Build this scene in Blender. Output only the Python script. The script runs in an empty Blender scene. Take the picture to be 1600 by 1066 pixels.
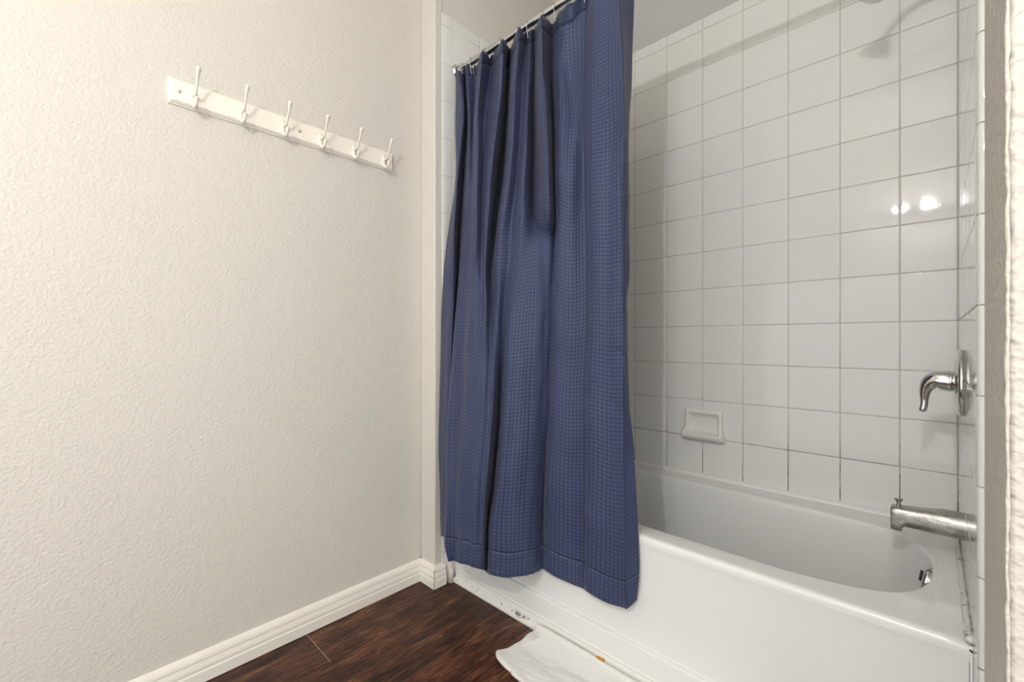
import bpy, math, random
from mathutils import Vector, Matrix
random.seed(7)
S = bpy.context.scene
COL = S.collection
H = 1.0            # eye height above the floor
# ------------------------------------------------------------------ camera
F_PX, YAW = 687.8, 0.763018
cam_d = bpy.data.cameras.new('camera'); cam = bpy.data.objects.new('camera', cam_d); COL.objects.link(cam)
cam.location = (0, 0, H); cam.rotation_euler = (math.pi/2, 0, YAW)
cam_d.sensor_width = 36; cam_d.lens = F_PX/1600*36; cam_d.clip_start = 0.02
S.camera = cam
# ------------------------------------------------------------------ world, lamps, exposure
W = bpy.data.worlds.new('world'); S.world = W; W.use_nodes = True
W.node_tree.nodes['Background'].inputs[0].default_value = (0.8, 0.85, 0.9, 1)
W.node_tree.nodes['Background'].inputs[1].default_value = 0.3
S.view_settings.view_transform = 'Standard'; S.view_settings.look = 'None'
S.view_settings.gamma = 1; S.view_settings.use_curve_mapping = False
S.view_settings.exposure = 0.84
BULBS = [(-0.02, -0.85, 2.04, 22.0), (-0.185, -0.85, 2.04, 9.0)]
def lamp_point(name, loc, power, r, col):
    d = bpy.data.lights.new(name, 'POINT'); d.energy = power; d.shadow_soft_size = r; d.color = col
    o = bpy.data.objects.new(name, d); o.location = loc; COL.objects.link(o); return o
for x, y, z, p in BULBS: lamp_point('bulb_light', (x, y, z), p, 0.016, (1.0, 0.99, 0.975))
# added upward fill, brightens the room by bounce off the ceiling
d = bpy.data.lights.new('bounce_fill', 'AREA'); d.shape = 'RECTANGLE'; d.size = 0.5; d.size_y = 0.12; d.energy = 2; d.color = (1, 0.99, 0.98)
o = bpy.data.objects.new('bounce_fill', d); o.location = (-0.10, -0.98, 2.14); o.rotation_euler = (math.radians(165), 0, 0); COL.objects.link(o)
# added wide soft fill behind the camera, not a real source
d = bpy.data.lights.new('rear_fill', 'AREA'); d.shape = 'RECTANGLE'; d.size = 2.5; d.size_y = 1.5; d.energy = 9; d.color = (0.95, 0.98, 1.0)
o = bpy.data.objects.new('rear_fill', d); o.location = (-0.15, -1.12, 0.8); o.rotation_euler = (math.pi/2, 0, 0); COL.objects.link(o)
# second added fill at the far right, evens out the left wall
d = bpy.data.lights.new('side_fill', 'AREA'); d.shape = 'RECTANGLE'; d.size = 1.5; d.size_y = 2.0; d.energy = 8; d.color = (0.96, 0.98, 1.0)
o = bpy.data.objects.new('side_fill', d); o.location = (1.2, -0.25, 1.05); o.rotation_euler = (math.pi/2, 0, math.pi/2); COL.objects.link(o)

# ------------------------------------------------------------------ materials
def srgb(r, g, b):
    f = lambda c: (c/255/12.92) if c/255 <= .04045 else ((c/255+.055)/1.055)**2.4
    return (f(r), f(g), f(b), 1)
def new_mat(name, col, rough=.5, metal=0, spec=.5):
    m = bpy.data.materials.new(name); m.use_nodes = True; b = m.node_tree.nodes['Principled BSDF']
    b.inputs['Base Color'].default_value = col; b.inputs['Roughness'].default_value = rough
    b.inputs['Metallic'].default_value = metal; b.inputs['Specular IOR Level'].default_value = spec
    return m, m.node_tree, b
def N(nt, t, **kw):
    n = nt.nodes.new(t)
    for k, v in kw.items():
        if k in n.inputs.keys(): n.inputs[k].default_value = v
        else: setattr(n, k, v)
    return n
def L(nt, a, b): nt.links.new(a, b)
def math_n(nt, op, a, b=None, c=None, clamp=False):
    n = nt.nodes.new('ShaderNodeMath'); n.operation = op; n.use_clamp = clamp
    for i, v in enumerate((a, b, c)):
        if v is None: continue
        if isinstance(v, (int, float)): n.inputs[i].default_value = v
        else: nt.links.new(v, n.inputs[i])
    return n.outputs[0]
def ramp(nt, fac, stops):
    n = nt.nodes.new('ShaderNodeValToRGB'); nt.links.new(fac, n.inputs[0])
    e = n.color_ramp.elements
    while len(e) < len(stops): e.new(.5)
    for i, (p, c) in enumerate(stops):
        e[i].position = p; e[i].color = c if len(c) == 4 else (*c, 1)
    return n.outputs[0]
def mix(nt, fac, a, b):
    n = nt.nodes.new('ShaderNodeMix'); n.data_type = 'RGBA'
    for s, v in ((0, fac), (6, a), (7, b)):
        if isinstance(v, (int, float, tuple)): n.inputs[s].default_value = v
        else: nt.links.new(v, n.inputs[s])
    return n.outputs[2]
def geo_pos(nt): return N(nt, 'ShaderNodeNewGeometry').outputs['Position']
def noise(nt, vec, scale, detail=2, rough=.5, dist=0):
    n = N(nt, 'ShaderNodeTexNoise'); n.inputs['Scale'].default_value = scale; n.inputs['Detail'].default_value = detail
    n.inputs['Roughness'].default_value = rough; n.inputs['Distortion'].default_value = dist
    nt.links.new(vec, n.inputs['Vector']); return n.outputs['Fac']
def bump(nt, b, h, dist, strength=1.0):
    n = N(nt, 'ShaderNodeBump'); n.inputs['Distance'].default_value = dist; n.inputs['Strength'].default_value = strength
    nt.links.new(h, n.inputs['Height']); nt.links.new(n.outputs[0], b.inputs['Normal']); return n

def paint_mat(name, col, amp, scale=95):
    m, nt, b = new_mat(name, col, .55, 0, .3)
    p = geo_pos(nt)
    a = ramp(nt, noise(nt, p, scale, 1.5, .5), [(.38, (0, 0, 0)), (.66, (1, 1, 1))])
    c = noise(nt, p, scale*.4, 1, .5)
    h = math_n(nt, 'ADD', a, math_n(nt, 'MULTIPLY', c, .8))
    bump(nt, b, h, amp, 1.0)
    L(nt, mix(nt, noise(nt, p, 2.2, 2), col, tuple(x*.97 for x in col[:3])+(1,)), b.inputs['Base Color'])
    return m
M = {}
M['paint'] = paint_mat('textured_beige_paint', srgb(212, 208, 200), .0006, 125)
M['paint_rough'] = paint_mat('rough_beige_paint', srgb(205, 199, 190), .0020, 75)
M['paint_smooth'] = paint_mat('fine_beige_paint', srgb(216, 210, 200), .0003, 150)
M['ceiling'] = paint_mat('ceiling_paint', srgb(232, 227, 218), .0004, 120)
M['grey'] = paint_mat('upper_back_grey', srgb(188, 187, 189), .0004, 120)  # greyer base tone, used on the upper back wall only
M['trim'] = new_mat('white_trim_paint', srgb(233, 229, 219), .35)[0]
def trim_dirty():
    m, nt, b = new_mat('scuffed_white_trim', srgb(226, 225, 221), .4)
    p = geo_pos(nt)
    sep = N(nt, 'ShaderNodeSeparateXYZ'); L(nt, p, sep.inputs[0])
    n1 = noise(nt, p, 55, 4, .7); n2 = noise(nt, p, 6, 2)
    # grime sits in a band along the joint about 2 cm above the floor
    band = math_n(nt, 'SUBTRACT', 1, math_n(nt, 'MULTIPLY', math_n(nt, 'ABSOLUTE', math_n(nt, 'SUBTRACT', sep.outputs[2], .017)), 110), None, True)
    g = math_n(nt, 'MULTIPLY', band, math_n(nt, 'GREATER_THAN', math_n(nt, 'ADD', n1, math_n(nt, 'MULTIPLY', n2, .8)), 1.04))
    L(nt, mix(nt, g, srgb(226, 225, 221), srgb(95, 92, 86)), b.inputs['Base Color'])
    return m
M['kerb'] = trim_dirty()
def tile_mat():
    m, nt, b = new_mat('glazed_white_tile', srgb(221, 221, 219), .05, 0, .3)
    p = geo_pos(nt)
    h = math_n(nt, 'ADD', noise(nt, p, 9, 2), math_n(nt, 'MULTIPLY', noise(nt, p, 170, 2), .20))
    bump(nt, b, h, .0005, .5)
    L(nt, ramp(nt, noise(nt, p, 30, 3), [(0, (.02,)*3), (1, (.05,)*3)]), b.inputs['Roughness'])
    return m
M['tile'] = tile_mat()
def grout_mat():
    m, nt, b = new_mat('grout', srgb(186, 184, 179), .85)
    p = geo_pos(nt)
    sep = N(nt, 'ShaderNodeSeparateXYZ'); L(nt, p, sep.inputs[0])
    low = math_n(nt, 'MULTIPLY', math_n(nt, 'SUBTRACT', .70, sep.outputs[2]), 7, None, True)
    mil = math_n(nt, 'ADD', noise(nt, p, 26, 4, .7), math_n(nt, 'MULTIPLY', noise(nt, p, 5, 2), .5))
    g = math_n(nt, 'MULTIPLY', low, ramp(nt, mil, [(.60, (0, 0, 0)), (.80, (1, 1, 1))]))
    L(nt, mix(nt, g, srgb(186, 184, 179), srgb(52, 48, 42)), b.inputs['Base Color'])
    return m
M['grout'] = grout_mat()
def enamel_mat():
    m, nt, b = new_mat('white_tub_enamel', srgb(224, 225, 224), .16, 0, .5)
    p = geo_pos(nt)
    L(nt, ramp(nt, noise(nt, p, 14, 4), [(.2, (.14,)*3), (.8, (.19,)*3)]), b.inputs['Roughness'])
    
    return m
M['enamel'] = enamel_mat()
M['caulk'] = new_mat('white_caulk', srgb(226, 227, 225), .45)[0]
def caulk_dirty():
    m, nt, b = new_mat('mildewed_caulk', srgb(214, 213, 209), .5)
    p = geo_pos(nt)
    g = ramp(nt, math_n(nt, 'ADD', noise(nt, p, 120, 3, .7), math_n(nt, 'MULTIPLY', noise(nt, p, 14, 2), .6)), [(.91, (0, 0, 0)), (.97, (1, 1, 1))])
    L(nt, mix(nt, g, srgb(214, 213, 209), srgb(105, 98, 88)), b.inputs['Base Color'])
    bump(nt, b, noise(nt, p, 90, 3), .002, 1)
    return m
M['caulk_dirty'] = caulk_dirty()
M['crack'] = new_mat('dark_joint', srgb(62, 55, 46), .9)[0]
M['ceramic'] = new_mat('soap_dish_ceramic', srgb(226, 224, 219), .12)[0]
M['chrome'] = new_mat('chrome', (.62, .62, .62, 1), .09, 1)[0]
def worn_metal():
    m, nt, b = new_mat('worn_nickel', (.42, .41, .39, 1), .3, 1)
    p = geo_pos(nt)
    mp = N(nt, 'ShaderNodeMapping'); mp.inputs['Scale'].default_value = (22, 60, 60); L(nt, p, mp.inputs[0])
    n = noise(nt, mp.outputs[0], 2.5, 6, .75)
    L(nt, ramp(nt, n, [(.35, (.26, .25, .235)), (.5, (.42, .41, .39)), (.65, (.58, .57, .55))]), b.inputs['Base Color'])
    L(nt, ramp(nt, n, [(.3, (.42,)*3), (.7, (.22,)*3)]), b.inputs['Roughness'])
    return m
M['worn'] = worn_metal()
M['hook_white'] = new_mat('glossy_white_hook', srgb(232, 225, 214), .3)[0]
M['board_white'] = new_mat('white_board_paint', srgb(240, 234, 223), .4)[0]
M['screw'] = new_mat('screw_metal', srgb(190, 182, 168), .4, .3)[0]
M['dark'] = new_mat('dark_opening', (.01, .01, .01, 1), .6)[0]
M['rust'] = new_mat('orange_rust', srgb(206, 140, 30), .8)[0]
M['seam'] = new_mat('pale_plank_seam', srgb(150, 128, 118), .6)[0]

def floor_mat():
    m, nt, b = new_mat('dark_hickory_laminate', (.05, .02, .012, 1), .42, 0, .35)
    p = geo_pos(nt)
    oi = N(nt, 'ShaderNodeObjectInfo')
    off = N(nt, 'ShaderNodeVectorMath'); off.operation = 'MULTIPLY_ADD'
    comb = N(nt, 'ShaderNodeCombineXYZ')
    for i in range(3): L(nt, oi.outputs['Random'], comb.inputs[i])
    L(nt, comb.outputs[0], off.inputs[0]); off.inputs[1].default_value = (7, 13, 5); L(nt, p, off.inputs[2])
    mp = N(nt, 'ShaderNodeMapping'); mp.inputs['Scale'].default_value = (42, 3.6, 20); L(nt, off.outputs[0], mp.inputs[0])
    g1 = noise(nt, mp.outputs[0], 2.6, 10, .74, 1.3)
    mp2 = N(nt, 'ShaderNodeMapping'); mp2.inputs['Scale'].default_value = (9, 2.0, 6); L(nt, off.outputs[0], mp2.inputs[0])
    g2 = noise(nt, mp2.outputs[0], 1.3, 3, .6, 1.2)
    mp3 = N(nt, 'ShaderNodeMapping'); mp3.inputs['Scale'].default_value = (160, 9, 50); L(nt, off.outputs[0], mp3.inputs[0])
    g3 = noise(nt, mp3.outputs[0], 2, 4, .6, .3)
    f = math_n(nt, 'ADD', math_n(nt, 'MULTIPLY', g1, .55), math_n(nt, 'ADD', math_n(nt, 'MULTIPLY', g2, .27), math_n(nt, 'MULTIPLY', g3, .18)))
    c = ramp(nt, f, [(.39, srgb(20, 9, 5)), (.465, srgb(50, 27, 17)), (.53, srgb(84, 50, 33)), (.61, srgb(140, 96, 66))])
    L(nt, c, b.inputs['Base Color'])
    bump(nt, b, g3, .0008, .5)
    return m
M['floor'] = floor_mat()

def fabric(name, lo, hi, grid=True, plain_rough=.55):
    m, nt, b = new_mat(name, hi, plain_rough, 0, .30)
    uv = N(nt, 'ShaderNodeUVMap'); uv.uv_map = 'UVMap'
    sep = N(nt, 'ShaderNodeSeparateXYZ'); L(nt, uv.outputs[0], sep.inputs[0])
    def line(coord, period, w):
        f = math_n(nt, 'FRACT', math_n(nt, 'DIVIDE', coord, period))
        dd = math_n(nt, 'ABSOLUTE', math_n(nt, 'SUBTRACT', f, .5))
        return math_n(nt, 'SUBTRACT', 1, math_n(nt, 'DIVIDE', dd, w), None, True)
    lu, lv = line(sep.outputs[0], .0125, .16), line(sep.outputs[1], .0125, .16)
    g = math_n(nt, 'MAXIMUM', lu, lv)
    cross = noise(nt, uv.outputs[0], 900, 2)
    fine = math_n(nt, 'ADD', math_n(nt, 'MULTIPLY', line(sep.outputs[1], .0009, .5), .05), math_n(nt, 'MULTIPLY', cross, .04))
    if grid:
        # dark woven squares bounded by threads; vertical threads get a paler colour in patches
        c = mix(nt, math_n(nt, 'MULTIPLY', g, .88), hi, lo)
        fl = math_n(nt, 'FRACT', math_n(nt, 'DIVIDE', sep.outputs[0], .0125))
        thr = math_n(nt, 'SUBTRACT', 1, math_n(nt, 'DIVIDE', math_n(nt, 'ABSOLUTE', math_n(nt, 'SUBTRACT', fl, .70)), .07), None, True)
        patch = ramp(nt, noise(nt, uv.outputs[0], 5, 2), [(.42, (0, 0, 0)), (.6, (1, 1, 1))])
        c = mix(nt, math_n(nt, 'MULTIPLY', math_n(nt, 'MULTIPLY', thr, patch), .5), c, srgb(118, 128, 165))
        L(nt, c, b.inputs['Base Color'])
        h = math_n(nt, 'SUBTRACT', fine, math_n(nt, 'MULTIPLY', g, .8))
        bump(nt, b, h, .0007, 1.0)
    else:
        c = mix(nt, math_n(nt, 'MULTIPLY', cross, .35), hi, lo)
        L(nt, c, b.inputs['Base Color']); bump(nt, b, fine, .0006, 1)
    b.inputs['Sheen Weight'].default_value = .10
    b.inputs['Sheen Tint'].default_value = (.85, .85, .85, 1)
    b.inputs['Sheen Roughness'].default_value = .45
    return m
NAVY_HI, NAVY_LO = srgb(59, 68, 101), srgb(17, 21, 44)
M['fabric'] = fabric('navy_windowpane_fabric', NAVY_LO, NAVY_HI)
M['fabric_header'] = fabric('navy_plain_header', srgb(30, 37, 62), srgb(42, 51, 82), False)
M['seam_thread'] = new_mat('seam_thread', srgb(72, 82, 116), .6)[0]
def terry():
    m, nt, b = new_mat('white_terry', srgb(240, 239, 237), .95, 0, .1)
    p = geo_pos(nt)
    h = math_n(nt, 'ADD', noise(nt, p, 420, 3, .7), math_n(nt, 'MULTIPLY', noise(nt, p, 60, 2), .8))
    bump(nt, b, h, .003, 1)
    b.inputs['Sheen Weight'].default_value = .3
    return m
M['terry'] = terry()

# ------------------------------------------------------------------ mesh helpers
def tag(o, label=None, cat=None, group=None, kind=None):
    if label: o['label'] = label
    if cat: o['category'] = cat
    if group: o['group'] = group
    if kind: o['kind'] = kind
    return o
def mesh(name, vs, fs, mat, smooth=False, auto=None):
    me = bpy.data.meshes.new(name); me.from_pydata([tuple(v) for v in vs], [], fs); me.validate(); me.update()
    if mat is not None: me.materials.append(mat)
    if smooth or auto: me.polygons.foreach_set('use_smooth', [True]*len(me.polygons))
    if auto: me.set_sharp_from_angle(angle=math.radians(auto))
    return me
def obj(name, me, parent=None, loc=None):
    o = bpy.data.objects.new(name, me); COL.objects.link(o)
    if parent: o.parent = parent
    if loc: o.location = loc
    return o
def empty(name, loc):
    o = bpy.data.objects.new(name, None); o.location = loc; o.empty_display_size = .05; COL.objects.link(o); return o
class MB:
    def __init__(s): s.v, s.f = [], []
    def add(s, vs, fs):
        k = len(s.v); s.v += [Vector(v) for v in vs]; s.f += [tuple(i+k for i in f) for f in fs]; return s
    def box(s, a, b):
        (x0, y0, z0), (x1, y1, z1) = a, b
        return s.add([(x0,y0,z0),(x1,y0,z0),(x1,y1,z0),(x0,y1,z0),(x0,y0,z1),(x1,y0,z1),(x1,y1,z1),(x0,y1,z1)],
                     [(0,3,2,1),(4,5,6,7),(0,1,5,4),(1,2,6,5),(2,3,7,6),(3,0,4,7)])
    def prism(s, prof, axis, a, b):
        """closed profile (p,q) swept along axis from a to b. axis 'x': p->y q->z ; axis 'y': p->x q->z"""
        n = len(prof)
        def P(t, p, q): return (t, p, q) if axis == 'x' else (p, t, q)
        vs = [P(a, p, q) for p, q in prof]+[P(b, p, q) for p, q in prof]
        return s.add(vs, [(i, (i+1) % n, n+(i+1) % n, n+i) for i in range(n)]+[tuple(range(n-1, -1, -1)), tuple(range(n, 2*n))])
    def tube(s, pts, rad, n=16, sy=1.0, caps=True):
        pts = [Vector(p) for p in pts]; rings = []
        prev = None
        for i, p in enumerate(pts):
            t = (pts[min(i+1, len(pts)-1)]-pts[max(i-1, 0)]).normalized()
            if prev is None:
                up = Vector((0, 1, 0)) if abs(t.y) < .8 else Vector((0, 0, 1))
                a = (up-t*up.dot(t)).normalized()
            else: a = (prev-t*prev.dot(t)).normalized()
            prev = a; bb = t.cross(a); r = rad[i] if isinstance(rad, (list, tuple)) else rad
            rings.append([p+a*math.cos(2*math.pi*k/n)*r*sy+bb*math.sin(2*math.pi*k/n)*r for k in range(n)])
        return s.loft(rings, True, caps)
    def loft(s, rings, closed=True, caps=True):
        n = len(rings[0]); k = len(s.v)
        vs = [v for r in rings for v in r]; fs = []
        for i in range(len(rings)-1):
            for j in range(n if closed else n-1):
                j2 = (j+1) % n
                fs.append((i*n+j, i*n+j2, (i+1)*n+j2, (i+1)*n+j))
        if caps:
            fs.append(tuple(range(n-1, -1, -1))); m = (len(rings)-1)*n; fs.append(tuple(range(m, m+n)))
        return s.add(vs, fs)
    def lathe(s, prof, o, ax, n=32):
        """prof: (distance along axis, radius)"""
        ax = Vector(ax).normalized(); o = Vector(o)
        u = ax.orthogonal().normalized(); w = ax.cross(u)
        rings = [[o+ax*d+(u*math.cos(2*math.pi*k/n)+w*math.sin(2*math.pi*k/n))*max(r, 1e-5) for k in range(n)] for d, r in prof]
        return s.loft(rings, True, True)
    def build(s, name, mat, parent=None, auto=40, smooth=False, bevel=0):
        o = obj(name, mesh(name, s.v, s.f, mat, smooth, None if smooth else auto), parent)
        if bevel:
            md = o.modifiers.new('bevel', 'BEVEL'); md.width = bevel; md.segments = 2; md.limit_method = 'ANGLE'
        return o
def cr(pts, n, closed=False):
    """Catmull-Rom through tuples"""
    out = []; m = len(pts)
    rng = range(m) if closed else range(m-1)
    for i in rng:
        g = (lambda k: pts[k % m]) if closed else (lambda k: pts[max(0, min(m-1, k))])
        p0, p1, p2, p3 = g(i-1), g(i), g(i+1), g(i+2)
        for k in range(n):
            t = k/n
            out.append(tuple(.5*((2*b)+(c-a)*t+(2*a-5*b+4*c-d)*t*t+(3*b-a-3*c+d)*t**3) for a, b, c, d in zip(p0, p1, p2, p3)))
    if not closed: out.append(tuple(pts[-1]))
    return out
def lerp_tab(tab, x):
    if x <= tab[0][0]: return tab[0][1]
    for (a, va), (b, vb) in zip(tab, tab[1:]):
        if x <= b: return va+(vb-va)*(x-a)/(b-a)
    return tab[-1][1]

# ------------------------------------------------------------------ dimensions (metres, floor z=0)
T = .155                                   # tile pitch
XL, XR, YB = -1.452, .0545, 1.8815         # tiled faces of the tub alcove
YT0L, YT0R = 1.110, 1.090                  # front edge of the tiling, left and right
XW = -1.557                                # left wall of the room
YS = 1.075                                 # face of the short return wall
XSL, XSR = -1.461, .063                    # painted returns either side of the alcove
YRF = .772                                 # face of the right-hand wall
ZTT, ZC = 2.350, 2.76              # top of the tiling, ceiling
XRR, YN = 1.25, -1.15                      # far right and near walls of the room
RIM = .433
G = .0016                                  # tile proud of the grout

def struct(o): o['kind'] = 'structure'; return o
# ------------------------------------------------------------------ room shell
floor = struct(MB().box((XW-.1, YN-.1, -.06), (XRR+.1, 2.0, -.008)).build('floor', M['crack']))
struct(MB().box((XW-.1, YN-.1, ZC), (XRR+.1, 2.0, ZC+.08)).build('ceiling', M['ceiling']))
struct(MB().box((XW-.1, YN-.1, -.06), (XW, 2.0, ZC)).build('wall_left', M['paint']))
struct(MB().box((XW-.1, YN-.1, -.06), (XRR+.1, YN, ZC)).build('wall_near', M['paint']))
struct(MB().box((XRR, YN, -.06), (XRR+.1, YRF, ZC)).build('wall_far_right', M['paint']))
wall_back = struct(MB().box((XL-.2, YB+G, 0), (XRR, YB+.12, ZTT)).build('wall_back', M['grout']))
stub = struct(MB().box((XW, YS, 0), (XSL, YT0L+.002, ZC)).build('wall_return_left', M['paint'], bevel=.004))
wall_tub_left = struct(MB().box((XW, YT0L+.002, 0), (XL-G, YB+G, ZTT)).build('wall_tub_left', M['grout']))
wall_right = struct(MB().box((XSR, YRF, 0), (XRR, YT0R+.004, ZC)).build('wall_right', M['paint_rough'], bevel=.006))
wall_tub_right = struct(MB().box((XR+G, YT0R+.004, 0), (XRR, YB+G, ZTT)).build('wall_tub_right', M['grout']))
struct(MB().box((XW, YT0L+.002, ZTT), (XSL, YB+.009, ZC)).build('wall_upper_left', M['paint']))
struct(MB().box((XSR, YT0R+.004, ZTT), (XRR, YB+.009, ZC)).build('wall_upper_right', M['paint']))
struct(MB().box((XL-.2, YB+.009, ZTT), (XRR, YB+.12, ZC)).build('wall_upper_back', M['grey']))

# mottled edge of the rough plaster on the right-hand corner
mb = MB(); rr = random.Random(3); z = 0
pts = []
while z < 2.3:
    pts.append((XSR-.0008+rr.uniform(0, .0016), YRF-.0005, z)); z += rr.uniform(.012, .03)
mb.tube(pts, [rr.uniform(.0012, .0028) for _ in pts], 6)
o = mb.build('trim_1', M['paint_rough'], smooth=True); struct(o)

# ------------------------------------------------------------------ tiles
_tc = {}
def tile_me(w, h):
    k = (round(w, 4), round(h, 4))
    if k in _tc: return _tc[k]
    rings = []
    for ins, d in ((0, 0), (0, .0006), (.0006, .0012), (.0018, .0016), (.0030, .00175), (.0042, .00175)):
        a, b = w/2-ins, h/2-ins; rings.append([(-a, -b, d), (a, -b, d), (a, b, d), (-a, b, d)])
    mb = MB(); mb.loft(rings, True, False); n = len(rings); mb.f.append((4*n-4, 4*n-3, 4*n-2, 4*n-1))
    me = mesh('tile', mb.v, mb.f, M['tile'], True); _tc[k] = me
    return me
ROWS = [H+(r+.396)*T for r in range(-4, 9)]+[ZTT]
JW = .0024
def lay(parent, cols, rows, M4, jit=.0):
    for a, b in zip(cols, cols[1:]):
        for c, d in zip(rows, rows[1:]):
            w, h = b-a-JW, d-c-JW
            if h < .004: continue
            o = bpy.data.objects.new('tile', tile_me(w, h)); COL.objects.link(o); o.parent = parent
            j = random.gauss(0, .0007)
            o.matrix_local = M4((a+b)/2, (c+d)/2) @ Matrix.Rotation(j, 4, 'X') @ Matrix.Rotation(random.gauss(0, .0007), 4, 'Y')
def back_M(x, z): return Matrix.Translation((x, YB+G, z)) @ Matrix.Rotation(math.pi/2, 4, 'X')
def left_M(y, z): return Matrix.Translation((XL-G, y, z)) @ Matrix(((0,0,1,0),(1,0,0,0),(0,1,0,0),(0,0,0,1)))
def right_M(y, z): return Matrix.Translation((XR+G, y, z)) @ Matrix(((0,0,-1,0),(-1,0,0,0),(0,1,0,0),(0,0,0,1)))
cols = [XL]+[(c+.5046)*T for c in range(-9, 0)]+[XR]
rowsB = [.425]+ROWS[0:] if ROWS[0]-.425 > .01 else [.430]+ROWS[1:]
lay(wall_back, cols, rowsB, back_M)
ysl = [1.157+.155*i for i in range(5)]+[YB]
lay(wall_tub_left, ysl, rowsB, left_M)
ysr = [1.138+.155*i for i in range(5)]+[YB]
lay(wall_tub_right, ysr, rowsB, right_M)
lowrows = [.003, ROWS[0]-2*T, ROWS[0]-T, .425]
lay(wall_tub_left, [1.157, 1.200], lowrows, left_M)
lay(wall_tub_right, [1.138, 1.200], lowrows, right_M)
# bull-nose trim tiles on the two front edges, down to the floor
def bull(side, y0, y1, z0, z1):
    sgn = 1 if side == 'L' else -1
    X = XL if side == 'L' else XR
    back = X-sgn*.010
    prof = [(back, y0+.0005)]+[(X-sgn*(.008-.008*math.sin(a)), y0+.0005+(.010-.010*math.cos(a))) for a in [math.pi/2*k/8 for k in range(9)]]+[(X, y1-.001), (X-sgn*.0012, y1), (back, y1)]
    mb = MB(); n = len(prof); k = .0010
    rings = []
    cx, cy = sum(p[0] for p in prof)/n, sum(p[1] for p in prof)/n
    for z, s in ((z0+JW/2, k), (z0+JW/2+k, 0), (z1-JW/2-k, 0), (z1-JW/2, k)):
        rings.append([(x+(cx-x)*s*60*.5, y+(cy-y)*s*10, z) for x, y in prof])
    mb.loft(rings, True, True)
    return mb
rowsF = [.003, ROWS[0]-2*T, ROWS[0]-T]+ROWS
for c, d in zip(rowsF, rowsF[1:]):
    if d-c < .01: continue
    bull('L', YT0L, 1.157-JW/2, c, d).build('tile', M['tile'], wall_tub_left)
    bull('R', YT0R, 1.138-JW/2, c, d).build('tile', M['tile'], wall_tub_right)

# ------------------------------------------------------------------ floor planks
PW = .19
xe = -1.356; xs = xe-2*PW+.0; k = 0
x = xe-PW
starts = {0: [.600-1.22, .600, 1.20]}
idx = 0
while x < XRR:
    segs = starts.get(idx) or [YN-.5+((idx*.47) % 1.0)+1.22*j for j in range(4)]
    for a, b in zip(segs, segs[1:]):
        a2, b2 = max(a, YN-.02), min(b, 1.19)
        x0, x1 = max(x, XW-.02), min(x+PW, XRR+.02)
        if b2-a2 < .02: continue
        g = .0005
        mb = MB(); rings = []
        for ins, zz in ((0, -.008), (0, -.0008), (.0007, 0)):
            rings.append([(x0+g+ins, a2+g+ins, zz), (x1-g-ins, a2+g+ins, zz), (x1-g-ins, b2-g-ins, zz), (x0+g+ins, b2-g-ins, zz)])
        mb.loft(rings, True, True); mb.build('plank', M['floor'], floor, auto=20)
    if idx == 0: pass
    x += PW; idx += 1
# first row also continues towards the camera
MB().box((xe-PW, .5988, -.006), (xe-.001, .6012, .0003)).build('plank_seam', M['seam'], floor)

# ------------------------------------------------------------------ baseboards
BH = .088
BP = [(0, .0016), (.0165, .0016), (.0175, .002), (.0175, .034), (.0165, .036), (.0150, .0385), (.0155, .041), (.0162, .045), (.0145, .054),
      (.0118, .061), (.0112, .064), (.0128, .0662), (.0125, .070), (.0110, .076), (.0085, .082), (.0045, .086), (0, BH)]
def mitre_sweep(path, closed_caps=True):
    """path: list of 2d points at the wall face with outward normals -> rings of the baseboard profile"""
    mb = MB(); rings = []
    for (px, py, nx, ny) in path:
        rings.append([(px+nx*d, py+ny*d, z) for d, z in BP])
    mb.loft(rings, True, True); return mb
o = mitre_sweep([(XW, YN, 1, 0), (XW, YS, 1, -1)]); o = struct(o.build('baseboard_left', M['trim'], auto=25))
mb = mitre_sweep([(XW, YS, 1, -1), (XSL, YS, 1, -1)]); struct(mb.build('baseboard_return', M['trim'], auto=25))
mb = mitre_sweep([(XSL, YS, 1, -1), (XSL, YT0L+.012, 1, 0)]); bbe = struct(mb.build('baseboard_return_end', M['trim'], auto=25))
mb = mitre_sweep([(XRR, YRF, -1, -1), (XSR, YRF, -1, -1), (XSR, YT0R, -1, 0)][:2]); struct(mb.build('baseboard_right', M['trim'], auto=25))
mb = mitre_sweep([(XW, YN, 1, 1), (XRR, YN, -1, 1)]); struct(mb.build('baseboard_near', M['trim'], auto=25))
mb = mitre_sweep([(XRR, YN, -1, 1), (XRR, YRF, -1, -1)]); struct(mb.build('baseboard_far_right', M['trim'], auto=25))
# open mitre cracks at the outer corner
def crack_line(d, z): return (XSL+d+.0003, YS-d-.0003, z)
mb = MB(); mb.tube([crack_line(d, z) for d, z in BP[1:-3]], .0011, 5); mb.build('mitre_crack', M['crack'], bbe, smooth=True)
mb = MB(); mb.tube([(XSL+d+.0002, YT0L+.0125, z) for d, z in BP[1:-3]], .0011, 5); mb.build('end_crack', M['crack'], bbe, smooth=True)
mb = MB(); mb.tube([(XW+.004, YS-.004, .080), (XW+.004, YS-.004, .100)], .0010, 5); mb.build('corner_crack', M['crack'], bbe, smooth=True)
# caulked plaster stop between baseboard end and tub
mb = MB(); mb.tube([(XL+.004, 1.146, 0), (XL+.004, 1.146, .05), (XL+.002, 1.144, .09), (XL-.001, 1.142, .13)], [.013, .012, .010, .004], 14); 
struct(mb.build('trim_2', M['paint_smooth'], smooth=True))

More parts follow.
